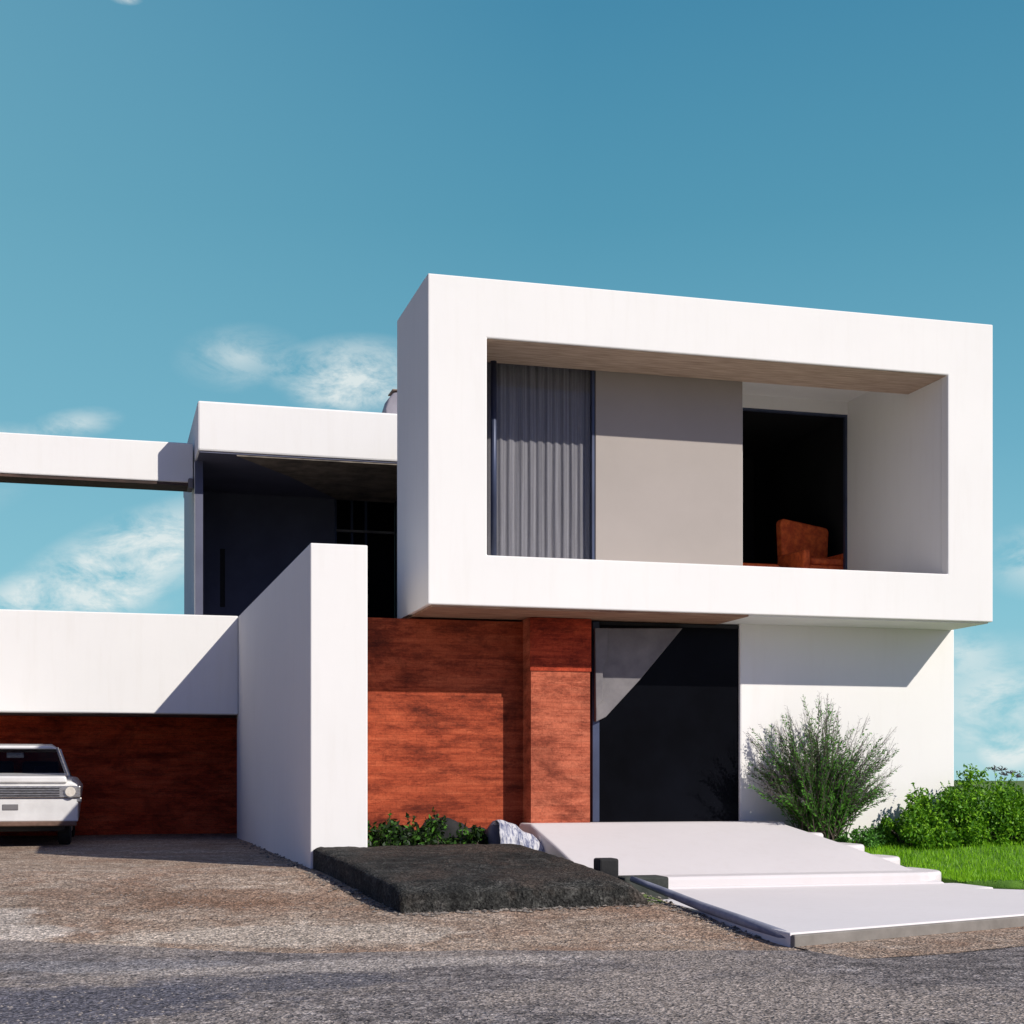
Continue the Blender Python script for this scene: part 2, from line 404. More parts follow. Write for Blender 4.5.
# balcony back wall with door opening flush to the right cheek
DT = E + 4.98
bw = MB(); bw.box(PX1 + .03, OX1, 18.5, 18.62, DT, E + 5.15)
bw.build('balcony_back_wall', WHITE, H)
# (opening from side partition to the cheek, closed by a dark framed door)
bd = ring('balcony_door', FRAMEB, H, 18.52, 18.58, [(PX1 + .03, OZ0), (OX1, OZ0), (OX1, DT), (PX1 + .03, DT)],
          [(PX1 + .09, OZ0 + .03), (OX1 - .03, OZ0 + .03), (OX1 - .03, DT - .03), (PX1 + .09, DT - .03)])
# dark living room behind
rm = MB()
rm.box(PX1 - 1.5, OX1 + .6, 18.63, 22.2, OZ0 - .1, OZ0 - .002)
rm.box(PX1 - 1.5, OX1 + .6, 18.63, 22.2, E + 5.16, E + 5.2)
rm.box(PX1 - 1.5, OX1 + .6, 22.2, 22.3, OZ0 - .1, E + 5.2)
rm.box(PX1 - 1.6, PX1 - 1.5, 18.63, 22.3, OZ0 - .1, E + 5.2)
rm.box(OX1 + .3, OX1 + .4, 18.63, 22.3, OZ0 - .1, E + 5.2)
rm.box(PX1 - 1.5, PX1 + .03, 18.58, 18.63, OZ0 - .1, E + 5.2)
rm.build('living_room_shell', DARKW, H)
# main volumes behind
mv = MB()
mv.box(5.1, XR - .02, 18.0, 18.05, E + 1.9, OZ0 - .02)
mv.build('slab_edge', CHAR, H)
sh = MB()                                               # outer walls of the upper storey (hollow)
sh.box(5.1, 5.25, 17.80, 27.5, E + 1.9, ZT - .06)
sh.box(XR - .17, XR - .02, 18.61, 27.5, E + 1.9, ZT - .06)
sh.box(5.26, XR - .18, 27.35, 27.5, E + 1.9, ZT - .06)
sh.box(5.26, XR - .18, 18.61, 27.34, ZT - .25, ZT - .07)
sh.box(5.26, XR - .18, 18.61, 27.34, E + 1.9, E + 2.1)
sh.build('upper_storey_wall', CHAR, H)
box('left_infill', CHAR, H, OX0 - .02, 5.09, 17.60, 17.79, ZB, ZT - .06)
# ground storey
LY = 16.9
LX0 = on_y(740, 700, LY).x; LX1 = 10.475
box('lower_wall', WHITE, H, LX0, LX1, LY, 27.4, .15, ZB + .0005, bevel=.02)
BY = 17.08
BX0 = 2.5; PXa = on_y(531, 700, 16.74).x; PXb = on_y(590, 700, 16.74).x
box('brick_wall', BRICK, H, BX0, PXa + .02, BY, 17.45, .12, E + 1.87)
# slim band added along the shadow line to give it a light edge
box('shadow_edge_band', BRICK, H, BX0 + .001, PXa - .002, BY - .014, BY - .001, E + 1.04, E + 1.07)
pl = box('brick_pillar', BRICKP, H, PXa, PXb, 16.74, 17.4, .3, ZB - .025)
box('pillar_shade_sheet', BRICKD, pl, PXa - .012, PXb + .012, 16.728, 16.739, E + 1.27, ZB - .03)  # darker brick sheet painting the box's shadow on the pillar top
box('lower_roof', CHAR, H, BX0, LX0 - .01, 17.451, 27.4, E + 1.72, E + 1.868)
box('rear_lower_wall', CHAR, H, BX0, LX0 - .01, 27.2, 27.4, .12, E + 1.72)
box('lower_side_wall', CHAR, H, BX0, BX0 + .2, 17.46, 27.19, .12, E + 1.71)
# entrance: black glazed door in slim blue-grey frame
EX0 = on_y(592, 700, 16.95).x
ed = box('entrance_door', BLACKG, H, EX0 + .09, LX0 - .003, 16.94, 17.0, .70, ZB - .03)
box('jamb', FRAMEB, ed, EX0, EX0 + .088, 16.93, 17.2, .70, ZB - .03, bevel=.006)
box('head_frame', DARKW, ed, EX0 + .09, LX0 - .004, 16.93, 16.938, ZB - .07, ZB - .03)
box('door_recess_wall', CHAR, H, EX0, LX0 - .012, 17.21, 17.3, .12, ZB - .001)
# made-up grey panels standing in for a sunlit wedge beside the door
pp = [on_y(u, v, 16.85) for u, v in ((596, 628), (683, 628), (640, 680), (606, 717), (596, 722))]
MB().slabY([(p.x, min(p.z, ZB - .026)) for p in pp], 16.85, 16.925).build('sunlit_wedge_panel', CONCG, H, bevel=.012)
pp = [on_y(u, v, 16.79) for u, v in ((595, 628), (608, 628), (607, 660), (603, 668), (603, 700), (596, 708))]
MB().slabY([(p.x, min(p.z, ZB - .026)) for p in pp], 16.79, 16.845).build('sunlit_wedge_plate', CONCG, H, bevel=.008)

# ---- upper left wing
WFX = 1.43; FY = 23.2
fz0, fz1 = E + 5.0, E + 5.76
WX = 5.09
MB().box(WFX, WX, FY, 27.3, fz0 + .001, fz1).build('wing_fascia', WHITE, H, bevel=.03)
box('wing_soffit', NAVY, H, WFX + .03, WX - .01, FY + .03, 27.28, fz0 - .02, fz0)
WR = on_y(335, 500, 26.5).x
wallp = [(WFX, 23.85), (WFX + .12, 23.85), (WFX + .12, 26.35), (WR, 26.45), (WR, 26.9), (WFX, 26.9)]
mbw = MB().prism(wallp, E + 1.32, fz0 - .021)
wo = mbw.build('wing_wall', NAVY, H)
sp_ = [on_z(u, v, fz0) for u, v in ((236, 453.5), (396, 462))]
q0 = (on_z(236, 455, fz0).x, FY + .04); q1 = (WX - .02, FY + .04); q2 = (WX - .02, 26.44)
rr_ = ray(338, 0); q3 = (rr_.x / rr_.y * 26.4, 26.4); rr_ = ray(290, 0); q4 = (rr_.x / rr_.y * 24.6, 24.6)
MB().prism([q0, q1, q2, q3, q4], fz0 - .045, fz0 - .0215).build('soffit_shadow_patch', CONCB, H)  # brown against navy paints the edge of a curved shadow
# left gable end rendered white: thin skin standing 3 mm proud
box('gable_end', WHITE, H, WFX - .006, WFX - .003, 23.85, 26.9, E + 1.32, fz0 - .021)
# slit window in the navy wall
def on_line(u, a, b):                    # where the vertical plane through a,b is seen at column u
    r = ray(u, 0); ax, ay = a; bx, by = b
    d = (bx - ax, by - ay)
    k = (ax * d[1] - ay * d[0]) / (r.x * d[1] - r.y * d[0])
    return r.x * k, r.y * k
A0, A1 = (WFX + .12, 26.35), (WR, 26.45)
def wallbox(u0, u1, v0, v1, out, thick, name, mat, parent):
    p, q = Vector((*on_line(u0, A0, A1), 0)), Vector((*on_line(u1, A0, A1), 0))
    d = (q - p).normalized(); n = Vector((d.y, -d.x, 0))
    k = ((p + q) / 2).dot(Vector((SN, CS, 0)))
    z0, z1 = E + (HY - v1) / F * k, E + (HY - v0) / F * k
    poly = [p + n * out, q + n * out, q + n * (out - thick), p + n * (out - thick)]
    return MB().prism([(a.x, a.y) for a in poly], z0, z1).build(name, mat, parent)
sl = wallbox(220, 225, 549, 607, .012, .05, 'slit_window', DARKW, H)
# glazed corner of the wing
wg = MB().box(WR, WX, 26.5, 26.55, E + 1.32, fz0 - .021).build('wing_window', BLACKG, H)
a = on_y(336, 465, 26.45); b = on_y(351, 493, 26.45)
box('transom_pane', simple('pale blue grey panel', (.30, .31, .42), (.36, .37, .5), 2, .5, 0), wg, a.x, b.x, 26.44, 26.49, b.z, a.z)
MB().box(a.x, WX - .01, 26.42, 26.495, E + 4.72 - .32, E + 4.76 - .32).build('transom', CONCG, wg)
for u in (335.5, 352, 366):
    p = on_y(u, 500, 26.45); box('mullion', FRAMEB, wg, p.x - .02, p.x + .02, 26.43, 26.497, E + 1.4, fz0 - .03)
# ---- pergola beam running left out of the picture
rb = MB().box(-9.0, WFX - .021, 24.0, 24.55, E + 4.66, E + 5.28).build('roof_beam', WHITE, H, bevel=.02)
box('beam_underside', BEAMW, rb, -9.0, WFX - .03, 24.02, 24.54, E + 4.615, E + 4.659)
box('beam_bracket', CONCG, rb, WFX - .10, WFX - .022, 23.93, 24.3, E + 4.56, E + 4.72, bevel=.02)
# ------------------------------------------------------------------ garage
G = thing('garage', 'low garage with long white fascia over dark rust brick', 'garage', (-3, 24.2, .3))
box('fascia', WHITE, G, -12, 2.068, 23.55, 23.80, E + 1.015, E + 2.545, bevel=.02)
box('flat_roof', CONCG, G, -12, 2.488, 23.825, 29.2, E + 1.05, E + 1.30)
BXL = -.26
box('brick_wall', BRICKG, G, -11.69, 2.49, 25.75, 26.0, .1, E + 1.049)
box('left_wall', BRICKD, G, -12, -11.7, 24.0, 26.0, .1, E + 1.049)
box('garage_post', BRICKD, G, -5.2, -4.8, 24.0, 24.4, .1, E + 1.049)
# ------------------------------------------------------------------ free-standing white wall
x0 = 2.07; x1 = 2.66; y0 = 15.3; y1 = 23.82
zt0, zt1 = E + 2.42, E + 2.545 + .0
V = [(x0, y0, .2), (x1, y0, .2), (x1, y1, .2), (x0, y1, .2), (x0, y0, zt0), (x1, y0, zt0), (x1, y1, zt1), (x0, y1, zt1)]
# butt against brick block behind: narrow rear leaf
V = [(x0, y0, .2), (x1, y0, .2), (x1, 17.05, .2), (x0 + .4, 17.05, .2), (x0 + .4, y1, .2), (x0, y1, .2)]
def ztop(y): return zt0 + (zt1 - zt0) * min(1, (y - y0) / 8.2)
W = MB().prism([(p[0], p[1]) for p in V], .2, lambda x, y: ztop(y)).build('partition_wall', WHITE, None, bevel=.012, seg=2)
recentre(W); tag(W, 'tall freestanding white wall dividing the garage forecourt from the brick front', 'wall')
# ------------------------------------------------------------------ steps
ST = thing('entrance_steps', 'broad white concrete steps fanning down from the black entrance door', 'steps', (6.5, 15.0, 0))
def arc_corner(c, r, n=6):               # rounded right-front corner
    return [(c[0] - r + r * math.cos(t), c[1] + r - r * math.sin(t)) for t in [k / n * math.pi / 2 for k in range(n + 1)]]
zs = [.70, .58, .46, .34, .22]
fronts = [16.40, 15.95, 15.46, 14.93, 14.2]
# the right end of every step, where the photo shows it
ru = [781, 822, 866, 905, 950]
lefts = [4.72, 4.72, 4.74, 4.76, 4.79]
ST_R = []
for i in range(5):
    z = zs[i]; yfr = fronts[i]
    r = ray(ru[i], 800); xr = r.x / r.y * (yfr + .15)
    ST_R.append((xr, yfr, z))
    yb = 17.03 if i == 0 else fronts[i - 1] + .02
    if i == 0: yb = 16.899
    rr = .05 + .1 * i
    poly = [(lefts[i], yb), (lefts[i], yfr)] + arc_corner((xr, yfr), rr)[::-1] + [(xr, yb)]
    extra = 0.0 if i == 0 else .25
    if i: poly = [(lefts[i], yb), (lefts[i], yfr)] + arc_corner((xr, yfr), rr)[::-1] + [(xr, yb + .45), (ST_R[i - 1][0] + .01, yb + .45), (ST_R[i - 1][0] + .01, yb)]
    MB().prism(poly, -.05, z).build('platform' if i == 0 else 'step', STEPW, ST, bevel=.035, seg=3)
box('door_sill', STEPW, ST, LX0 - 2.0 if False else EX0, LX0 - .013, 16.899, 16.938, .3, .697)
# smooth worn slope laid over the flights; only the right ends of the steps stay free
rp = [(4.715, 16.43, .704), (ST_R[0][0] - .10, 16.43, .704), (ST_R[4][0] - .16, 14.16, .112), (4.78, 14.16, .112)]
nU, nV = 24, 16; V = []; Fc = []
for j in range(nV + 1):
    for i in range(nU + 1):
        a_, b_ = Vector(rp[0]).lerp(Vector(rp[3]), j / nV), Vector(rp[1]).lerp(Vector(rp[2]), j / nV)
        p_ = a_.lerp(b_, i / nU); t_ = j / nV
        bulge = .022 * math.sin(math.pi * t_) + .004 * mnoise.noise(Vector((p_.x * 2, p_.y * 2, 4)))
        V.append((p_.x, p_.y, p_.z + bulge))
W_ = nU + 1
Fc = [(j * W_ + i, (j + 1) * W_ + i, (j + 1) * W_ + i + 1, j * W_ + i + 1) for j in range(nV) for i in range(nU)]
rim_ = [i for i in range(W_)] + [j * W_ + nU for j in range(1, nV + 1)] + [nV * W_ + i for i in range(nU - 1, -1, -1)] + [j * W_ for j in range(nV - 1, 0, -1)]
k0 = len(V)
for i in rim_: V.append((V[i][0], V[i][1], -.05))
for i in range(len(rim_)): Fc.append((rim_[i], k0 + i, k0 + (i + 1) % len(rim_), rim_[(i + 1) % len(rim_)]))
o_ = obj('worn_slope', V, Fc, STEPW, ST, smooth=False, bevel=.03, seg=3)
# apron slab
a = on_z(790, 933, .10); b = on_z(1024, 914, .10); c = on_z(1500, 884, .10)
bk = 14.45
apr = [(5.10, 14.22), (5.10, 12.97), (4.93, 12.95), (a.x, a.y), (b.x, b.y), (c.x, c.y), (c.x + .6, c.y + 1.0)]
e1 = on_z(1004, 889, .10); e2 = on_z(1100, 892, .10)
apr += [(e2.x, e2.y), (e1.x, e1.y), (e1.x - .2, e1.y + .2), (ST_R[4][0], e1.y + .25), (ST_R[4][0] + .0, 14.22)]
MB().prism(apr, -.06, .10).build('apron', STEPA, ST, bevel=.012, seg=2)
nb_ = Vector((c.y - a.y, a.x - c.x, 0)).normalized() * .05  # dark strip added along the apron front to paint its shaded edge
for p_, q_ in ((a, b), (b, c)):
    MB().prism([(p_.x + nb_.x * .1, p_.y + nb_.y * .1), (q_.x + nb_.x * .1, q_.y + nb_.y * .1), (q_.x + nb_.x, q_.y + nb_.y), (p_.x + nb_.x, p_.y + nb_.y)], -.06, .088).build('edge_shade_strip', EDGESHADE, ST, bevel=.01)

# ------------------------------------------------------------------ lawn
def lawn_z(x, y):
    return .12 + .30 * sstep(14.2, 16.6, y) + .015 * mnoise.noise(Vector((x, y, 0)))
# left border of the lawn follows the step ends
def lawn_left(y):
    pts = [(e1.y - .05, e1.x - .03), (14.2, ST_R[4][0]), (fronts[4] + .5, ST_R[4][0]), (fronts[3] + .45, ST_R[3][0]), (fronts[2] + .4, ST_R[2][0]), (fronts[1] + .4, ST_R[1][0]), (fronts[0], ST_R[0][0]), (17, ST_R[0][0])]
    pts = sorted(pts)
    if y <= pts[0][0]: return pts[0][1] + (pts[0][0] - y) * 2.2
    for p, q in zip(pts, pts[1:]):
        if p[0] <= y <= q[0]: return p[1] + (q[1] - p[1]) * (y - p[0]) / max(1e-6, q[0] - p[0])
    return LX1 if y > 16.9 else pts[-1][1]
lys = [11.9 + .12 * i for i in range(43)] + [17.3, 18, 20, 24, 30, 45, 80]
V = []; nx = 50
for y in lys:
    yy = y; xl = lawn_left(y) if y < 16.95 else LX1 - .05
    if y < 14.1:
        xl = max(xl, on_z(1100, 892, .1).x + (14.1 - y) * 1.0)
    for i in range(nx):
        x = xl + (45 - xl) * (i / (nx - 1)) ** 2.6
        edge = -.08 if i == 0 else 0
        V.append((x, y, lawn_z(x, y) + edge))
Fc = [(j * nx + i, j * nx + i + 1, (j + 1) * nx + i + 1, (j + 1) * nx + i) for j in range(len(lys) - 1) for i in range(nx - 1)]
struct(obj('lawn', V, Fc, LAWNM, smooth=True))
# blades
rng = np.random.default_rng(3)
V = []; Fc = []
nb = 0
while nb < 34000:
    y = 12.2 + 6.0 * rng.random(); xl = (lawn_left(y) if y < 16.95 else LX1) 
    if y < 14.1: xl = max(xl, on_z(1100, 892, .1).x + (14.1 - y) * 1.0)
    x = xl - .01 + 5.0 * rng.random() ** 1.3
    h = .035 + .05 * rng.random(); a = rng.random() * 6.28; w_ = .004 + .003 * rng.random()
    z = lawn_z(x, y) - .005; lean = (rng.normal() * .02, rng.normal() * .02)
    k = len(V)
    V += [(x - w_ * math.cos(a), y - w_ * math.sin(a), z), (x + w_ * math.cos(a), y + w_ * math.sin(a), z), (x + lean[0], y + lean[1], z + h)]
    Fc.append((k, k + 1, k + 2)); nb += 1
g = obj('grass', V, Fc, GRASS); tag(g, 'short bright green grass growing over the lawn beside the steps', 'grass', kind='stuff')

# ------------------------------------------------------------------ foliage builders
def leafcloud(pts, size, rng, V, Fc, up=.3, aspect=.5):
    for p in pts:
        n = Vector((rng.normal(), rng.normal(), rng.normal() * .8 + up)).normalized()
        t = n.orthogonal().normalized(); t = Matrix.Rotation(rng.random() * 6.28, 3, n) @ t; b = n.cross(t)
        s = size * (.6 + .8 * rng.random()); p = Vector(p); k = len(V)
        V += [tuple(p - t * s), tuple(p + b * s * aspect), tuple(p + t * s), tuple(p - b * s * aspect)]
        Fc.append((k, k + 1, k + 2, k + 3))
def bush(name, label, cat, c, rx, ry, rz_, n, size, mat, seed, group=None, clumps=26):
    rng = np.random.default_rng(seed)
    t = thing(name, label, cat, c, 0, group)
    V = []; Fc = []; st = MB(); cl = []
    for i in range(clumps):
        th = rng.random() * 6.283; ph = math.acos(1 - rng.random() * 1.0)
        r = .60 + .36 * rng.random()
        q = Vector((math.cos(th) * math.sin(ph) * rx * r, math.sin(th) * math.sin(ph) * ry * r, max(.10, math.cos(ph) * r) * rz_))
        cl.append((q, (.20 + .16 * rng.random()) * min(rx, rz_) * 1.15))
        st.tube([Vector(c) + Vector((q.x * .1, q.y * .1, -.03)), Vector(c) + Vector((q.x * .5, q.y * .5, q.z * .55)), Vector(c) + q * .93], [.02, .012, .005], 5)
    per = n // clumps
    for q, r in cl:
        pts = []
        for _ in range(per):
            d = Vector((rng.normal(), rng.normal(), rng.normal())).normalized() * r * (rng.random() ** .45)
            p = q + d
            if p.z < .01: p.z = .01 + rng.random() * .03
            pts.append(Vector(c) + p)
        leafcloud(pts, size, rng, V, Fc)
    # sparse twigs breaking the outline
    for _ in range(clumps * 2):
        q, r = cl[int(rng.integers(len(cl)))]
        d = Vector((rng.normal() * .5, rng.normal() * .5, abs(rng.normal()) + .3)).normalized()
        pts = [Vector(c) + q + d * r * (.8 + .12 * k) for k in range(7)]
        leafcloud(pts, size * .9, rng, V, Fc)
    obj('foliage', V, Fc, mat, t); st.build('stems', STEM, t)
    return t
# hedge shrubs on the right
HG = 'bright green shrubs along the lawn'
specs = [  # u, ytop, ybase px, depth y, rx
    ('small bright green shrub at the left end of the row, touching the white wall corner', 908, 814, 849, 16.3, .40, 11),
    ('rounded green shrub at the wall corner, second from the left in the row', 943, 786, 849, 16.4, .52, 12),
    ('broad bright green shrub right of the house corner with sky behind', 990, 775, 850, 16.5, .66, 13),
    ('bright green shrub cut by the right edge of the picture', 1045, 775, 850, 16.6, .66, 14),
]
for lab, u, vt, vb, y, r, sd in specs:
    p = on_y(u, vb, y); k = p.x * SN + y * CS
    h = (vb - vt) / F * k * (1.02 if u > 980 else .95)
    bush('hedge_shrub', lab, 'shrub', (p.x, y, lawn_z(p.x, y) - .01), r, .46, h * 1.04, 8200, .026, HEDGE, sd, HG)
p = on_y(880, 846, 16.55)
bush('ground_shrub', 'low dark green shrub trailing between the feathery bush and the hedge row', 'shrub', (p.x, 16.55, lawn_z(p.x, 16.5) - .01), .45, .25, .22, 1800, .02, SHRUBL, 31, None, 14)
for k, (x_, y_, r_, h_) in enumerate(((13.2, 17.6, .7, .9), (14.6, 17.9, .7, .95))):
    bush('hedge_shrub', ['green shrub just outside the right edge of the picture, nearer one', 'green shrub just outside the right edge of the picture, farther one'][k], 'shrub', (x_, y_, .40), r_, .5, h_, 3000, .03, HEDGE, 50 + k, HG)

# tall feathery bush
def feathery(name, label, c, H_, spread, nst, seed):
    rng = np.random.default_rng(seed); c = Vector(c)
    t = thing(name, label, 'shrub', c)
    st = MB(); V = []; Fc = []; V2 = []; F2 = []
    for i in range(nst):
        a = rng.random() * 6.283
        out = spread * (rng.random() ** .6)
        hh = H_ * (.45 + .60 * rng.random() ** 1.3) * (1 - .28 * (out / spread) ** 2)
        p0 = c + Vector((rng.normal() * .12, rng.normal() * .07, -.03))
        tip = c + Vector((math.cos(a) * out, math.sin(a) * out * .5, hh))
        bend = Vector((0, 0, .12 * H_))
        P = []
        for k in range(7):
            s = k / 6
            q = p0.lerp(tip, s) + bend * math.sin(math.pi * s) * .6 + Vector((rng.normal(), rng.normal(), 0)) * .012 * s
            P.append(q)
        st.tube(P, [.006, .005, .0045, .004, .003, .0025, .0015], 4, cap=False)
        start = .12 + .15 * rng.random(); green_to = .72 + .33 * rng.random()
        nl = 92
        for k in range(nl):
            s = start + (1 - start) * (k + rng.random()) / nl
            j = min(5, int(s * 6)); f = s * 6 - j
            base = P[j].lerp(P[j + 1], f)
            d = (P[j + 1] - P[j]).normalized()
            side = Matrix.Rotation(rng.random() * 6.283, 3, d) @ d.orthogonal().normalized()
            L = (.036 + .034 * rng.random()) * (1.15 - .45 * s)
            dirv = (d * .75 + side * .75).normalized()
            wv = dirv.cross(side.cross(d)).normalized() if False else dirv.orthogonal().normalized()
            base = base + side * .012 * rng.random()
            tipp = base + dirv * L; w_ = .0095 if s < green_to else .0028
            VV, FF = (V, Fc) if s < green_to else (V2, F2)
            n = len(VV)
            VV += [tuple(base), tuple(base.lerp(tipp, .5) + wv * w_), tuple(tipp), tuple(base.lerp(tipp, .5) - wv * w_)]
            FF.append((n, n + 1, n + 2, n + 3))
        # sub twigs near the top
        for _ in range(4):
            s = .55 + .4 * rng.random(); j = min(5, int(s * 6)); b0 = P[j]
            d = (tip - p0).normalized() + Vector((rng.normal() * .35, rng.normal() * .3, .1))
            b1 = b0 + d.normalized() * (.12 + .16 * rng.random())
            st.tube([b0, b1], [.002, .001], 3, cap=False)
            for k in range(12):
                q = b0.lerp(b1, k / 12); dd = Vector((rng.normal(), rng.normal(), rng.normal() + .8)).normalized() * .022
                n = len(V2); ww = dd.orthogonal().normalized() * .0025
                V2 += [tuple(q), tuple(q + dd * .5 + ww), tuple(q + dd), tuple(q + dd * .5 - ww)]; F2.append((n, n + 1, n + 2, n + 3))
    obj('foliage', V, Fc, SHRUBL, t); obj('dry_tips', V2, F2, WISP, t); st.build('stems', STEM, t)
    return t
p = on_y(826, 846, 16.25)
feathery('feathery_bush', 'tall feathery green and grey bush against the lower white wall', (p.x, 16.40, .36), 1.86, 1.06, 290, 5)
p = on_y(868, 846, 16.3)
bush('low_shrub', 'small dark leafy shrub at the foot of the tall feathery bush', 'shrub', (p.x - .25, 16.12, .33), .42, .2, .30, 1700, .022, SHRUBL, 77, None, 14)
# twiggy dried weed above the hedge
SEED = simple('seed heads', (.06, .05, .05), (.12, .10, .10), 20, .9, 0)
t = thing('dry_weed', 'thin dry weed with brown seed heads rising above the hedge', 'plant', (*on_y(1001, 800, 17.2).xy, .40))
wb = MB(); hb = MB(); rng = np.random.default_rng(9); base = Vector(t.location)
for i, (u, v) in enumerate(((994, 768), (1001, 769), (1005, 774), (1012, 772), (1018, 776))):
    tp = on_y(u, v, 17.2 + .04 * i)
    wb.tube([base + Vector(((tp.x - base.x) * .3, 0, 0)), base.lerp(tp, .55) + Vector((.01, 0, .02)), tp], [.004, .003, .002], 5)
    for k in range(16):
        q = tp + Vector((rng.normal() * .035, rng.normal() * .03, rng.normal() * .014)); 
        hb.tube([tp + Vector((0, 0, -.02)), q, q + Vector((rng.normal() * .015, rng.normal() * .01, .014))], [.002, .006, .003], 4)
    hb.build('seed_head', SEED, t); hb = MB()
wb.build('stem', STEM, t)

# ------------------------------------------------------------------ dark slab, blocks, pipe, plants in front of brick
A = on_g(402, 914); D = on_g(314, 873); B = on_g(648, 904)
def slab_top(x, y): return gz(min(x, 4.6), y) + .215
nxs, nys = 60, 30
C2 = Vector((4.5, 15.6, 0)); D2 = Vector((D.x + .05, 15.28, 0))
def bil(s, q):                           # s: left->right, q: front->back
    fr = A.lerp(B, s); fr.y += .04 * mnoise.noise(Vector((s * 9, 1, 0)))
    bk_ = D2.lerp(C2, s)
    return fr.lerp(bk_, q)
V = []; Fc = []
for j in range(nys + 1):
    for i in range(nxs + 1):
        p_ = bil(i / nxs, j / nys)
        z = slab_top(p_.x, p_.y)
        ef = min(1, (j / nys) / .10); er = min(1, (1 - i / nxs) / .12); el = min(1, (i / nxs) / .03)
        z -= .06 * (1 - ef) ** 2 + .13 * (1 - er) ** 2 + .03 * (1 - el) ** 2
        z += .012 * mnoise.noise(Vector((p_.x * 5, p_.y * 5, 0))) + .010 * mnoise.noise(Vector((p_.x * 16, p_.y * 16, 3)))
        V.append((p_.x, p_.y, z))
W1 = nxs + 1
Fc = [(j * W1 + i, j * W1 + i + 1, (j + 1) * W1 + i + 1, (j + 1) * W1 + i) for j in range(nys) for i in range(nxs)]
rim = [i for i in range(W1)] + [j * W1 + nxs for j in range(1, nys + 1)] + [nys * W1 + i for i in range(nxs - 1, -1, -1)] + [j * W1 for j in range(nys - 1, 0, -1)]
k0 = len(V)
for i in rim: V.append((V[i][0], V[i][1], gz(min(V[i][0], 4.6), V[i][1]) - .08))
nr = len(rim)
for i in range(nr): Fc.append((rim[i], k0 + i, k0 + (i + 1) % nr, rim[(i + 1) % nr]))
so = obj('paving_slab', V, Fc, SLABM, smooth=True); recentre(so)
tag(so, 'thick dark tarmac slab lying in front of the white wall and brick front', 'slab')
# rubble on the slab edge
def boulder(name, label, cat, c, r, mat, seed, sub=3, group=None, rough=.35):
    bm = bmesh.new(); bmesh.ops.create_icosphere(bm, subdivisions=sub, radius=1)
    for v_ in bm.verts:
        n = mnoise.noise(v_.co * 1.3 + Vector((seed, 0, 0))) * rough + mnoise.noise(v_.co * 4 + Vector((seed, 5, 0))) * rough * .3
        v_.co = Vector((v_.co.x * r[0], v_.co.y * r[1], v_.co.z * r[2])) * (1 + n)
    me = bpy.data.meshes.new(name); bm.to_mesh(me); bm.free(); me.materials.append(mat)
    me.polygons.foreach_set('use_smooth', [True] * len(me.polygons))
    o = bpy.data.objects.new(name, me); COL.objects.link(o)
    zmin = min(v_.co.z for v_ in me.vertices); me.transform(Matrix.Translation((0, 0, -zmin)))
    o.location = (c[0], c[1], c[2]); tag(o, label, cat, group); return o
BLK = simple('blackened concrete', (.005, .005, .006), (.018, .017, .016), 6, .85, .5, 30, .01)
GRNB = simple('dark green grey concrete', (.02, .024, .02), (.055, .06, .052), 6, .85, .5, 30, .01)
p = on_z(610, 877, .30)
q = MB().box(p.x - .10, p.x + .09, p.y, p.y + .2, p.z - .2, p.z + .17).build('concrete_block', BLK, None, bevel=.02); recentre(q)
tag(q, 'small blackened concrete block standing behind the right end of the dark slab', 'block')
p = on_z(622, 880, .22); p2 = on_z(669, 899, .08)
yb_ = on_z(650, 899, .06)
q = MB().box(4.64, 5.08, 13.0, 13.32, -.03, .305).build('concrete_block', GRNB, None, bevel=.02); recentre(q)
tag(q, 'long low dark green-grey block between the slab and the white steps', 'block')
KERBM = simple('blue grey kerb pipe', (.17, .18, .23), (.27, .28, .34), 5, .7, .3, 40, .004)
pts = [on_z(u, v, z) for u, v, z in ((632, 879, .30), (650, 886, .25), (668, 893, .20), (700, 906, .14), (740, 920, .10), (791, 938, .055))]
k_ = MB().tube(pts, [.028, .032, .036, .040, .042, .042], 14).build('drain_pipe', KERBM, None, smooth=True); recentre(k_)
tag(k_, 'blue-grey pipe running down along the left edge of the white apron', 'pipe')
# planting behind the slab
def dkplant(label, u0, u1, vt, vb, y, n, seed, rr=.18):
    p = on_y((u0 + u1) / 2, vb, y); k = p.x * SN + y * CS
    return bush('glossy_plant', label, 'plant', (p.x, y, gz(p.x, y)), (u1 - u0) / 2 / F * k, rr, ((780 + 0 - vt) / F * k + E - gz(p.x, y)) * .84, n, .032, DKLEAF, seed, 'dark plants along the brick front', 16)
dkplant('dark green glossy plant between the white wall and the middle plant', 352, 428, 819, 852, 16.2, 1500, 21)
dkplant('tallest dark glossy plant of the brick front, mounded in the middle', 408, 470, 813, 852, 16.2, 1500, 22)
dkplant('low dark plant tapering towards the crumpled sheet', 450, 500, 826, 852, 16.2, 1100, 23)
def rock(label, u0, u1, vt, y, seed):
    p = on_y((u0 + u1) / 2, 850, y); k = p.x * SN + y * CS; h = E + (HY - vt) / F * k - gz(p.x, y)
    return boulder('garden_rock', label, 'rock', (p.x, y, gz(p.x, y) - .02), ((u1 - u0) / 2 / F * k, .16, h / 2), BLK, seed, 3, 'dark rocks among the plants')
rock('black rounded rock under the left glossy plant', 366, 425, 824, 16.42, 1)
rock('black rounded rock behind the middle glossy plant', 412, 470, 815, 16.45, 2)
rock('black low rock at the right end of the glossy plants', 455, 500, 829, 16.4, 4)
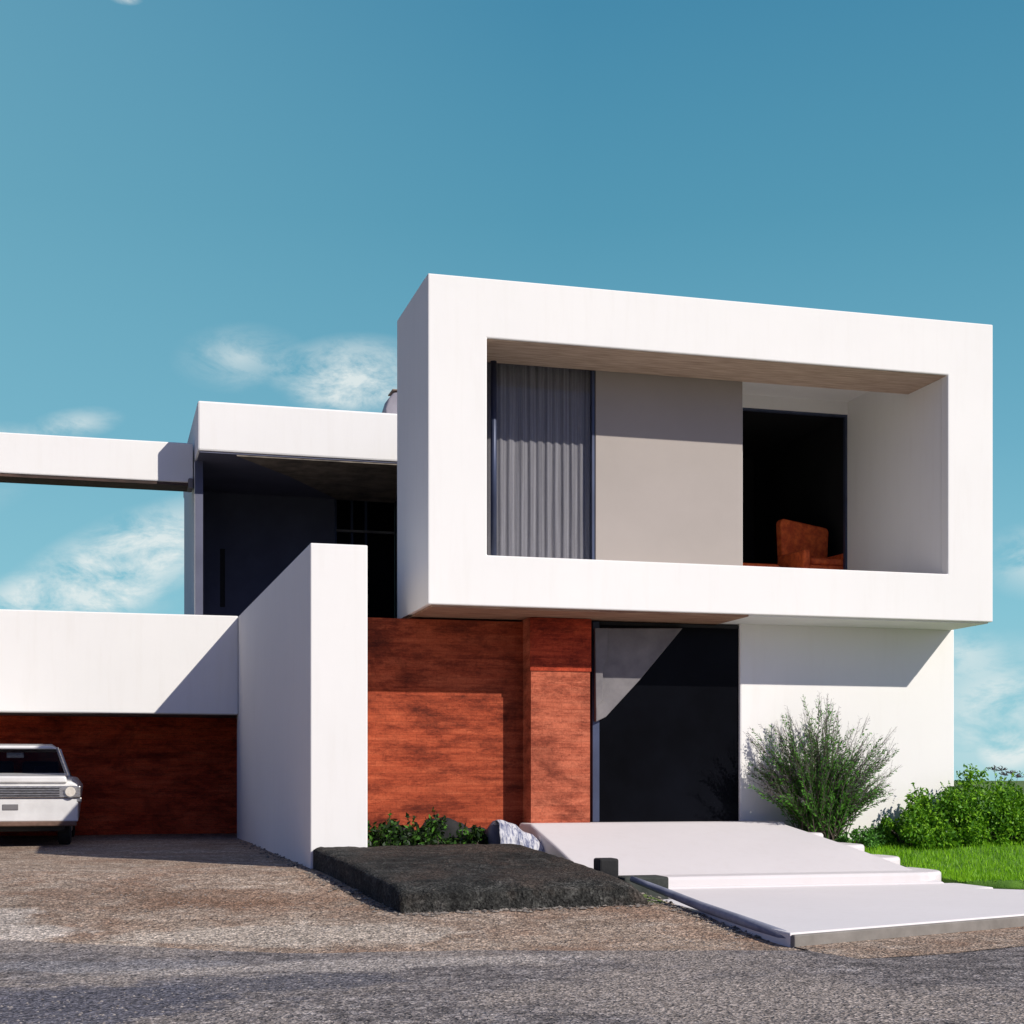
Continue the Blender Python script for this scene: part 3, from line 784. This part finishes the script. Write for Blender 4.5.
# crumpled blue and white sheet
m, nt, bs = new_mat('blue and white sheet'); SHEET = m
nt.links.new(ramp(nt, nse(nt, coords(nt, (16, 5, 4), rot=(0, .7, .3)), 1.6, 8, .72, .6), [(.36, (.03, .045, .12)), (.45, (.20, .21, .28)), (.56, (.55, .54, .55))]), bs.inputs['Base Color'])
bs.inputs['Roughness'].default_value = .7
def crumple(name, label, prof, y, thick, seed, mat):
    V = []; Fc = []; n = len(prof); m_ = 14
    for i, (u, vt, vb) in enumerate(prof):
        pt = on_y(u, vt, y); pb = on_y(u, vb, y)
        for j in range(m_):
            a = j / (m_ - 1) * math.pi
            z = pb.z + (pt.z - pb.z) * math.sin(a); yy = y - thick * math.cos(a)
            d = mnoise.noise(Vector((i * .9 + seed, j * .55, seed))) * .13
            V.append((pt.x + d * .6, yy + d, z + d * .6))
    Fc = [(i * m_ + j, (i + 1) * m_ + j, (i + 1) * m_ + j + 1, i * m_ + j + 1) for i in range(n - 1) for j in range(m_ - 1)]
    o = obj(name, V, Fc, mat, None, smooth=False)
    s_ = o.modifiers.new('s', 'SOLIDIFY'); s_.thickness = .012
    s2 = o.modifiers.new('ss', 'SUBSURF'); s2.levels = s2.render_levels = 1
    recentre(o); return o
o = crumple('crumpled_sheet', '', [(496, 819, 856), (502, 820, 858), (508, 823, 858), (515, 826, 860), (523, 829, 860), (531, 835, 861), (539, 840, 862), (547, 846, 862), (555, 851, 864), (562, 854, 866)], 16.05, .22, 3, SHEET)
tag(o, 'crumpled blue and white striped sheet heaped behind the dark slab', 'sheet')
o = crumple('crumpled_sheet', '', [(572, 852, 868), (577, 851, 868), (582, 854, 868), (587, 853, 868)], 15.7, .10, 8, SHEET)
tag(o, 'small torn blue scrap at the right end of the dark slab', 'sheet scrap')
o = boulder('garden_rock', 'smooth blue-grey stone beside the crumpled sheet', 'rock', (*on_y(500, 850, 16.2).xy, gz(3.9, 16.2)), (.17, .12, .22), simple('slate blue stone', (.05, .055, .085), (.09, .095, .13), 5, .6, .2), 6, 3)

# ------------------------------------------------------------------ curtain, chair, stool, roof vent
V = []; cn = 240
cx0, cx1 = OX0 + .03, WX1 + .02
for i in range(cn):
    s = i / (cn - 1); x = cx0 + (cx1 - cx0) * s
    yy = 17.045 + .011 * math.sin(s * 88 + 1.5 * math.sin(s * 9)) + .004 * math.sin(s * 190)
    for z in (OZ0 + .01, OZ0 + .8, OZ1 - .3, OZ1 + .2):
        V.append((x, yy + .006 * math.sin(z * 3 + s * 20), z))
Fc = [(i * 4 + k, (i + 1) * 4 + k, (i + 1) * 4 + k + 1, i * 4 + k + 1) for i in range(cn - 1) for k in range(3)]
cu = obj('curtain', V, Fc, CURT, None, smooth=True); recentre(cu)
tag(cu, 'grey pleated floor-length curtain behind the left window of the upper box', 'curtain')
ORG = simple('orange upholstery', (.55, .075, .018), (.88, .17, .04), 14, .85, .5, 90, .004)
DLEG = simple('dark chair legs', (.02, .015, .012), (.03, .02, .018), 4, .5, 0)
def armchair(x, y, z, rz):
    t = thing('armchair', 'orange upholstered armchair inside the dark balcony doorway', 'armchair', (x, y, z), rz)
    M_ = Matrix.Translation((x, y, z)) @ Matrix.Rotation(rz, 4, 'Z')
    def bx(name, b, bev=.04, mat=ORG):
        mb_ = MB().box(*b); mb_.v = [tuple(M_ @ Vector(v)) for v in mb_.v]; return mb_.build(name, mat, t, bevel=bev, seg=4)
    mb_ = MB(); q = [(-.36, .40), (-.40, 1.13), (-.36, 1.18), (.36, 1.08), (.38, 1.02), (.35, .40)]
    mb_.slabY(q, .24, .40); mb_.v = [tuple(M_ @ Vector(v)) for v in mb_.v]; mb_.build('backrest', ORG, t, bevel=.04, seg=4)
    bx('seat', (-.34, .34, -.36, .30, .26, .46)); bx('seat_cushion', (-.28, .28, -.34, .23, .461, .56), .05)
    for s in (-1, 1): bx('armrest', (min(s * .29, s * .40), max(s * .29, s * .40), -.38, .36, .24, .66))
    for sx in (-1, 1):
        for sy in (-.3, .3):
            mb_ = MB().tube([(sx * .3, sy, 0), (sx * .28, sy, .27)], [.015, .024], 8); mb_.v = [tuple(M_ @ Vector(v)) for v in mb_.v]; mb_.build('leg', DLEG, t)
cp = on_y(815, 560, 18.98)
armchair(cp.x, 18.98, OZ0, .08)
sx_ = on_y(757, 560, 18.9).x
t = thing('footstool', 'low rounded orange footstool left of the armchair upstairs', 'footstool', (sx_, 18.95, OZ0))
box('cushion', ORG, t, sx_ - .42, sx_ + .26, 18.66, 19.1, OZ0 + .16, OZ0 + .46, bevel=.07, seg=4)
for a_ in (-.3, .18):
    for b_ in (18.78, 19.12):
        MB().tube([(sx_ + a_, b_, OZ0), (sx_ + a_, b_, OZ0 + .18)], .02, 8).build('leg', DLEG, t)
# roof vent cowl
vx = on_y(391, 400, 23.6).x
t = thing('roof_vent', 'small grey cowl vent on the left wing roof beside the white box', 'vent', (vx, 23.7, fz1))
VENT = simple('grey plastered vent', (.22, .205, .24), (.28, .265, .30), 4, .7, .2)
pr = [(-.10, 0), (-.11, .14), (-.06, .30), (.02, .40), (.12, .43), (.24, .40), (.24, 0)]
MB().slabY([(vx + a_, fz1 + b_) for a_, b_ in pr], 23.5, 23.85).build('cowl', VENT, t, bevel=.03, seg=3)
box('cap', simple('brown vent cap', (.2, .14, .11), (.3, .22, .18), 4, .8, .2), t, vx - .0, vx + .26, 23.48, 23.87, fz1 + .432, fz1 + .455, bevel=.008)

# ------------------------------------------------------------------ car
CP = on_y(8, 841, 21.1)
CARX = CP.x; CARY = 21.1; CZ = .30
car = thing('parked_car', 'white vintage car parked nose out under the garage fascia', 'car', (CARX, CARY, CZ))
m, nt, bs = new_mat('white car paint'); PAINT = m
v = coords(nt)
nt.links.new(ramp(nt, nse(nt, v, 3, 6), [(.3, (.62, .60, .58)), (.7, (.78, .77, .75))]), bs.inputs['Base Color'])
bs.inputs['Roughness'].default_value = .3; bs.inputs['Coat Weight'].default_value = .4
CHROME = simple('tarnished chrome', (.30, .27, .24), (.62, .59, .55), 18, .28, .2, 60, .002, metal=.8, stretch=(1, 1, 6))
TYRE = simple('tyre rubber', (.012, .012, .012), (.02, .02, .02), 5, .85, .2)
DK = simple('black car trim', (.012, .012, .013), (.02, .02, .02), 5, .6, 0)
RUB = simple('rusty sill', (.10, .055, .035), (.18, .10, .07), 8, .7, .2)
def cb(name, b, mat, parent=car, bev=.02, seg=3):
    x0_, x1_, y0_, y1_, z0_, z1_ = b
    return MB().box(CARX + x0_, CARX + x1_, CARY + y0_, CARY + y1_, CZ + z0_, CZ + z1_).build(name, mat, parent, bevel=bev, seg=seg)
def loft(name, secs, mat, parent=car, bev=.025, smooth=False):
    """secs: list of (y, [(x,z)...]) rings"""
    mb_ = MB(); n = len(secs[0][1])
    V_ = [(CARX + x, CARY + y, CZ + z) for y, rg in secs for x, z in rg]
    F_ = [tuple(range(n - 1, -1, -1)), tuple((len(secs) - 1) * n + i for i in range(n))]
    for k in range(len(secs) - 1):
        for i in range(n):
            j = (i + 1) % n; F_.append((k * n + i, k * n + j, (k + 1) * n + j, (k + 1) * n + i))
    return obj(name, V_, F_, mat, parent, bevel=bev, seg=3, smooth=smooth)
def sec(hw_low, hw_belt, hw_top, z0_, zb_, zt_):
    return [(-hw_low, z0_), (hw_low, z0_), (hw_belt, zb_), (hw_belt - .01, zb_ + .04), (hw_top, zt_), (-hw_top, zt_), (-(hw_belt - .01), zb_ + .04), (-hw_belt, zb_)]
body = loft('body', [(.10, sec(.84, .90, .80, .36, .80, .88)), (.5, sec(.86, .92, .82, .33, .80, .93)), (1.45, sec(.87, .93, .84, .30, .80, .95)),
                     (3.3, sec(.87, .93, .84, .30, .80, .95)), (4.3, sec(.86, .92, .82, .34, .80, .93)), (4.62, sec(.80, .88, .78, .42, .78, .88))], PAINT)
loft('hood', [(.06, [(-.76, .86), (.76, .86), (.74, .95), (-.74, .95)]), (1.3, [(-.78, .90), (.78, .90), (.72, 1.0), (-.72, 1.0)])], PAINT)
# front panel and bumper
cb('front_panel', (-.90, .90, .0, .12, .34, .66), PAINT)
cb('bumper', (-.88, .88, -.05, .06, .28, .345), RUB, bev=.015)
cb('grille', (-.93, .93, -.03, .10, .66, .82), CHROME, bev=.012)
for k in range(4): cb('grille_bar', (-.66, .66, -.045, -.031, .685 + .033 * k, .697 + .033 * k), DK, bev=.003)
LENS = simple('headlight lens', (.62, .56, .48), (.75, .7, .62), 20, .15, 0)
for s in (-1, 1):
    c_ = Vector((CARX + s * .80, CARY - .03, CZ + .742))
    hl = MB().tube([c_, c_ + Vector((0, -.035, 0))], [.072, .066], 20).build('headlight', LENS, car, smooth=False)
    MB().tube([c_ + Vector((0, .0, 0)), c_ + Vector((0, -.02, 0))], .082, 20).build('bezel', CHROME, hl)
    cb('side_trim', (min(s * .87, s * .945), max(s * .87, s * .945), .0, .22, .60, .665), CHROME, bev=.012)
cb('emblem', (-.07, .13, -.012, .0, .50, .575), simple('grey badge', (.16, .15, .15), (.2, .19, .19), 3, .4, 0), bev=.004)
# greenhouse: glass, pillars and roof
loft('cabin_glass', [(1.28, [(-.74, .94), (.74, .94), (.73, .97), (-.73, .97)]), (1.72, [(-.70, .94), (.70, .94), (.565, 1.36), (-.565, 1.36)]),
                     (3.1, [(-.70, .94), (.70, .94), (.565, 1.36), (-.565, 1.36)]), (3.75, [(-.74, .94), (.74, .94), (.73, .97), (-.73, .97)])], GLASSD, bev=0)
loft('roof', [(1.66, [(-.60, 1.345), (.60, 1.345), (.50, 1.395), (-.50, 1.395)]), (2.1, [(-.62, 1.35), (.62, 1.35), (.50, 1.43), (-.50, 1.43)]),
              (2.9, [(-.62, 1.35), (.62, 1.35), (.50, 1.43), (-.50, 1.43)]), (3.2, [(-.60, 1.33), (.60, 1.33), (.50, 1.38), (-.50, 1.38)])], PAINT)
for s in (-1, 1):
    for (ya, yb2) in ((1.26, 1.70), (3.78, 3.14)):
        MB().tube([(CARX + s * .735, CARY + ya, CZ + .95), (CARX + s * .585, CARY + yb2, CZ + 1.36)], .022, 8).build('pillar', CHROME, car)
    MB().tube([(CARX + s * .735, CARY + 2.4, CZ + .95), (CARX + s * .60, CARY + 2.4, CZ + 1.36)], .022, 8).build('pillar', PAINT, car)
cb('dashboard', (-.66, .66, 1.5, 1.75, .86, .99), DK)
cb('seat', (-.58, -.06, 2.5, 2.62, .8, 1.18), DK, bev=.04); cb('seat', (.06, .58, 2.5, 2.62, .8, 1.18), DK, bev=.04)
cb('rear_view_mirror', (-.12, .12, 1.78, 1.80, 1.22, 1.30), CHROME, bev=.01)
cb('steering_wheel_hub', (.26, .42, 1.78, 1.84, .96, 1.10), DK, bev=.03)
for s in (-1, 1):
    for yy in (.78, 3.75):
        wv_ = thing  # noqa
        c0 = Vector((CARX + s * .80, CARY + yy, CZ + .31)); c1 = Vector((CARX + s * .62, CARY + yy, CZ + .31))
        wheel = MB().tube([c0 + Vector((-s * .03, 0, 0)), c1 + Vector((s * .03, 0, 0))], .19, 24).build('wheel', DK, car)
        MB().tube([c0 + Vector((s * .0, 0, 0)), c0 + Vector((-s * .02, 0, 0)), c1 + Vector((s * .02, 0, 0)), c1], [.27, .31, .31, .27], 28).build('tyre', TYRE, wheel)
        MB().tube([c0 + Vector((s * .012, 0, 0)), c0 + Vector((-s * .03, 0, 0))], [.10, .20], 20).build('rim', CHROME, wheel)
cb('underbody', (-.72, .72, .25, 4.4, .20, .33), DK)
cb('licence_plate', (-.22, .22, -.058, -.0505, .285, .34), CHROME, bev=0) if False else None

# ------------------------------------------------------------------ loose pebbles (stuff)
rng = np.random.default_rng(12); V = []; Fc = []
oct_ = [(1, 0, 0), (0, 1, 0), (-1, 0, 0), (0, -1, 0), (0, 0, .8), (0, 0, -.6)]
of = [(0, 1, 4), (1, 2, 4), (2, 3, 4), (3, 0, 4), (1, 0, 5), (2, 1, 5), (3, 2, 5), (0, 3, 5)]
for _ in range(9000):
    y = 7.2 + 10 * rng.random() ** 1.6; x = -2.2 + rng.random() * (y * .75 + .5)
    if x > 4.8 and y > 10.2: continue
    r_ = .004 + .009 * rng.random() ** 2.5; k = len(V); a = rng.random() * 6
    z = gz(x, y) + (.007 if y < road_edge(x) else 0)
    for p in oct_:
        V.append((x + r_ * (p[0] * math.cos(a) - p[1] * math.sin(a)), y + r_ * 1.2 * (p[0] * math.sin(a) + p[1] * math.cos(a)), z + r_ * .6 * p[2]))
    Fc += [tuple(k + i for i in f) for f in of]
g = obj('pebbles', V, Fc, simple('pebble stone', (.16, .13, .11), (.42, .37, .33), 9, .9, 0)); tag(g, 'loose pale pebbles scattered over the drive and road', 'pebbles', kind='stuff')

rng = np.random.default_rng(44); V = []; Fc = []
def strip(p, q, n, wdt, rmax):
    for _ in range(n):
        t_ = rng.random(); x = p[0] + (q[0] - p[0]) * t_ + rng.normal() * wdt; y = p[1] + (q[1] - p[1]) * t_ + rng.normal() * wdt
        r_ = .006 + rmax * rng.random() ** 3; k = len(V); a = rng.random() * 6
        for c_ in oct_:
            j = .75 + .5 * rng.random()
            V.append((x + r_ * j * (c_[0] * math.cos(a) - c_[1] * math.sin(a)), y + r_ * j * (c_[0] * math.sin(a) + c_[1] * math.cos(a)), gz(x, y) + .005 + r_ * .6 * c_[2]))
        Fc.extend([tuple(k + i for i in f) for f in of])
strip((A.x, A.y - .05), (B.x, B.y - .05), 420, .07, .028)
strip((A.x - .06, A.y), (D.x - .06, D.y), 220, .06, .025)
strip((2.0, 15.2), (2.0, 22.0), 260, .06, .02)
strip((4.75, 12.9), (4.78, 10.4), 260, .06, .022)
strip((5.0, 10.2), (7.6, 10.9), 260, .06, .022)
g = obj('grit', V, Fc, simple('dark grit', (.06, .05, .045), (.30, .26, .22), 9, .9, 0)); tag(g, 'coarse dark grit gathered along the slab, wall foot and apron edge', 'grit', kind='stuff')

# ------------------------------------------------------------------ world, sun, camera
sd = Vector((.72, -1, .84)).normalized()           # towards the sun
el = math.asin(sd.z); az = math.atan2(sd.x, sd.y)
w = bpy.data.worlds.new('World'); S.world = w; w.use_nodes = True
nt = w.node_tree; bg = nt.nodes['Background']
sky = N(nt, 'ShaderNodeTexSky', sky_type='NISHITA'); sky.sun_disc = False
sky.sun_elevation = el; sky.sun_rotation = az; sky.air_density = 1.0; sky.dust_density = .6; sky.ozone_density = 1.2
tc = N(nt, 'ShaderNodeTexCoord'); sep = N(nt, 'ShaderNodeSeparateXYZ'); nt.links.new(tc.outputs['Generated'], sep.inputs[0])
hyp = mth(nt, 'SQRT', mth(nt, 'ADD', mth(nt, 'POWER', sep.outputs[0], 2.0), mth(nt, 'POWER', sep.outputs[1], 2.0)))
AZ = mth(nt, 'ARCTAN2', sep.outputs[0], sep.outputs[1])
EL = mth(nt, 'ARCTAN2', sep.outputs[2], hyp)
cmb = N(nt, 'ShaderNodeCombineXYZ'); nt.links.new(AZ, cmb.inputs[0]); nt.links.new(EL, cmb.inputs[1])
def blob(u, v, wu, wv, rot, gain):
    r = ray(u, v); a0 = math.atan2(r.x, r.y); e0 = math.atan2(r.z, math.hypot(r.x, r.y))
    mp = N(nt, 'ShaderNodeMapping'); mp.vector_type = 'TEXTURE'
    mp.inputs['Location'].default_value = (a0, e0, 0); mp.inputs['Rotation'].default_value = (0, 0, rot)
    mp.inputs['Scale'].default_value = (wu / F, wv / F, 1)
    nt.links.new(cmb.outputs[0], mp.inputs['Vector'])
    ln = N(nt, 'ShaderNodeVectorMath', operation='LENGTH'); nt.links.new(mp.outputs[0], ln.inputs[0])
    f = mth(nt, 'SUBTRACT', 1.0, ln.outputs['Value'], clamp=True)
    return mth(nt, 'MULTIPLY', f, gain)
blobs = [(130, 560, 150, 48, math.radians(24), 2.3), (60, 600, 120, 30, .05, 1.4), (240, 358, 70, 34, .1, 1.0), (350, 372, 85, 38, .1, 1.8), (355, 395, 70, 26, 0, 1.3), (75, 424, 50, 16, .2, 1.2), (15, 438, 80, 16, 0, .7),
         (1040, 560, 60, 40, 0, 1.2), (1000, 690, 85, 60, 0, 1.1), (1010, 752, 32, 22, 0, 1.9), (960, 650, 45, 30, 0, .9), (980, 740, 90, 70, 0, .7), (125, -2, 18, 6, 0, 1.6), (-250, 500, 260, 70, .2, 1.5), (1350, 520, 240, 90, .1, 1.5)]
tot = None
for b_ in blobs:
    f = blob(*b_); tot = f if tot is None else mth(nt, 'ADD', tot, f)
mp = N(nt, 'ShaderNodeMapping'); mp.inputs['Scale'].default_value = (10, 20, 1); mp.inputs['Rotation'].default_value = (0, 0, -.25)
nt.links.new(cmb.outputs[0], mp.inputs['Vector'])
cn_ = nse(nt, mp.outputs[0], 1.9, 12, .66, .35)
cf = mth(nt, 'MULTIPLY', mth(nt, 'POWER', mth(nt, 'MULTIPLY', tot, .7, clamp=True), 1.2), mth(nt, 'SUBTRACT', mth(nt, 'MULTIPLY', cn_, 5.0), 1.85, clamp=True), clamp=True)
cf = mth(nt, 'MULTIPLY', cf, .85)
SKYK = .10
# teal sky in view; the rest dimmed and tinted blue to colour the shade
el1 = mth(nt, 'MULTIPLY', EL, 2.1, clamp=True)
grad = ramp(nt, el1, [(0.0, (.36, .64, .70)), (.22, (.245, .55, .66)), (.45, (.155, .42, .56)), (.75, (.090, .31, .45)), (1.0, (.062, .25, .40))])
lft = mth(nt, 'MULTIPLY', mth(nt, 'SUBTRACT', .30, AZ), 1.6, clamp=True)
grad = mix(nt, grad, (.27, .56, .66), mth(nt, 'MULTIPLY', lft, .42))
grad10 = mix(nt, grad, (10, 10, 10), 1.0, 'MULTIPLY')
other = mix(nt, sky.outputs[0], (.45, .49, .84), 1.0, 'MULTIPLY')
dp = N(nt, 'ShaderNodeVectorMath', operation='DOT_PRODUCT'); nt.links.new(tc.outputs['Generated'], dp.inputs[0])
dp.inputs[1].default_value = Vector((SN, CS, .25)).normalized()
wgt = N(nt, 'ShaderNodeMapRange', interpolation_type='SMOOTHSTEP'); nt.links.new(dp.outputs['Value'], wgt.inputs['Value'])
wgt.inputs['From Min'].default_value = .35; wgt.inputs['From Max'].default_value = .86
tint = mix(nt, other, grad10, wgt.outputs[0])
fin = mix(nt, tint, (8.0, 8.6, 8.5), cf)
nt.links.new(fin, bg.inputs['Color']); bg.inputs['Strength'].default_value = SKYK
sun = bpy.data.lights.new('Sun', 'SUN'); sun.energy = 4.7; sun.angle = math.radians(.5); sun.color = (1.0, .95, .87)
so_ = bpy.data.objects.new('Sun', sun); COL.objects.link(so_)
so_.rotation_euler = sd.to_track_quat('Z', 'Y').to_euler(); so_.location = (20, -20, 25)
cam = bpy.data.cameras.new('Camera'); co = bpy.data.objects.new('Camera', cam); COL.objects.link(co)
cam.sensor_width = 36; cam.lens = 36 * F / 1024; cam.shift_y = (HY - 512) / 1024
cam.clip_start = .05; cam.clip_end = 5000
co.location = (0, 0, E); co.rotation_euler = (math.pi / 2, 0, -TH)
S.camera = co
S.view_settings.view_transform = 'Standard'; S.view_settings.look = 'None'
S.view_settings.exposure = 0.0; S.view_settings.gamma = 1
S.render.resolution_x = 1024; S.render.resolution_y = 1024
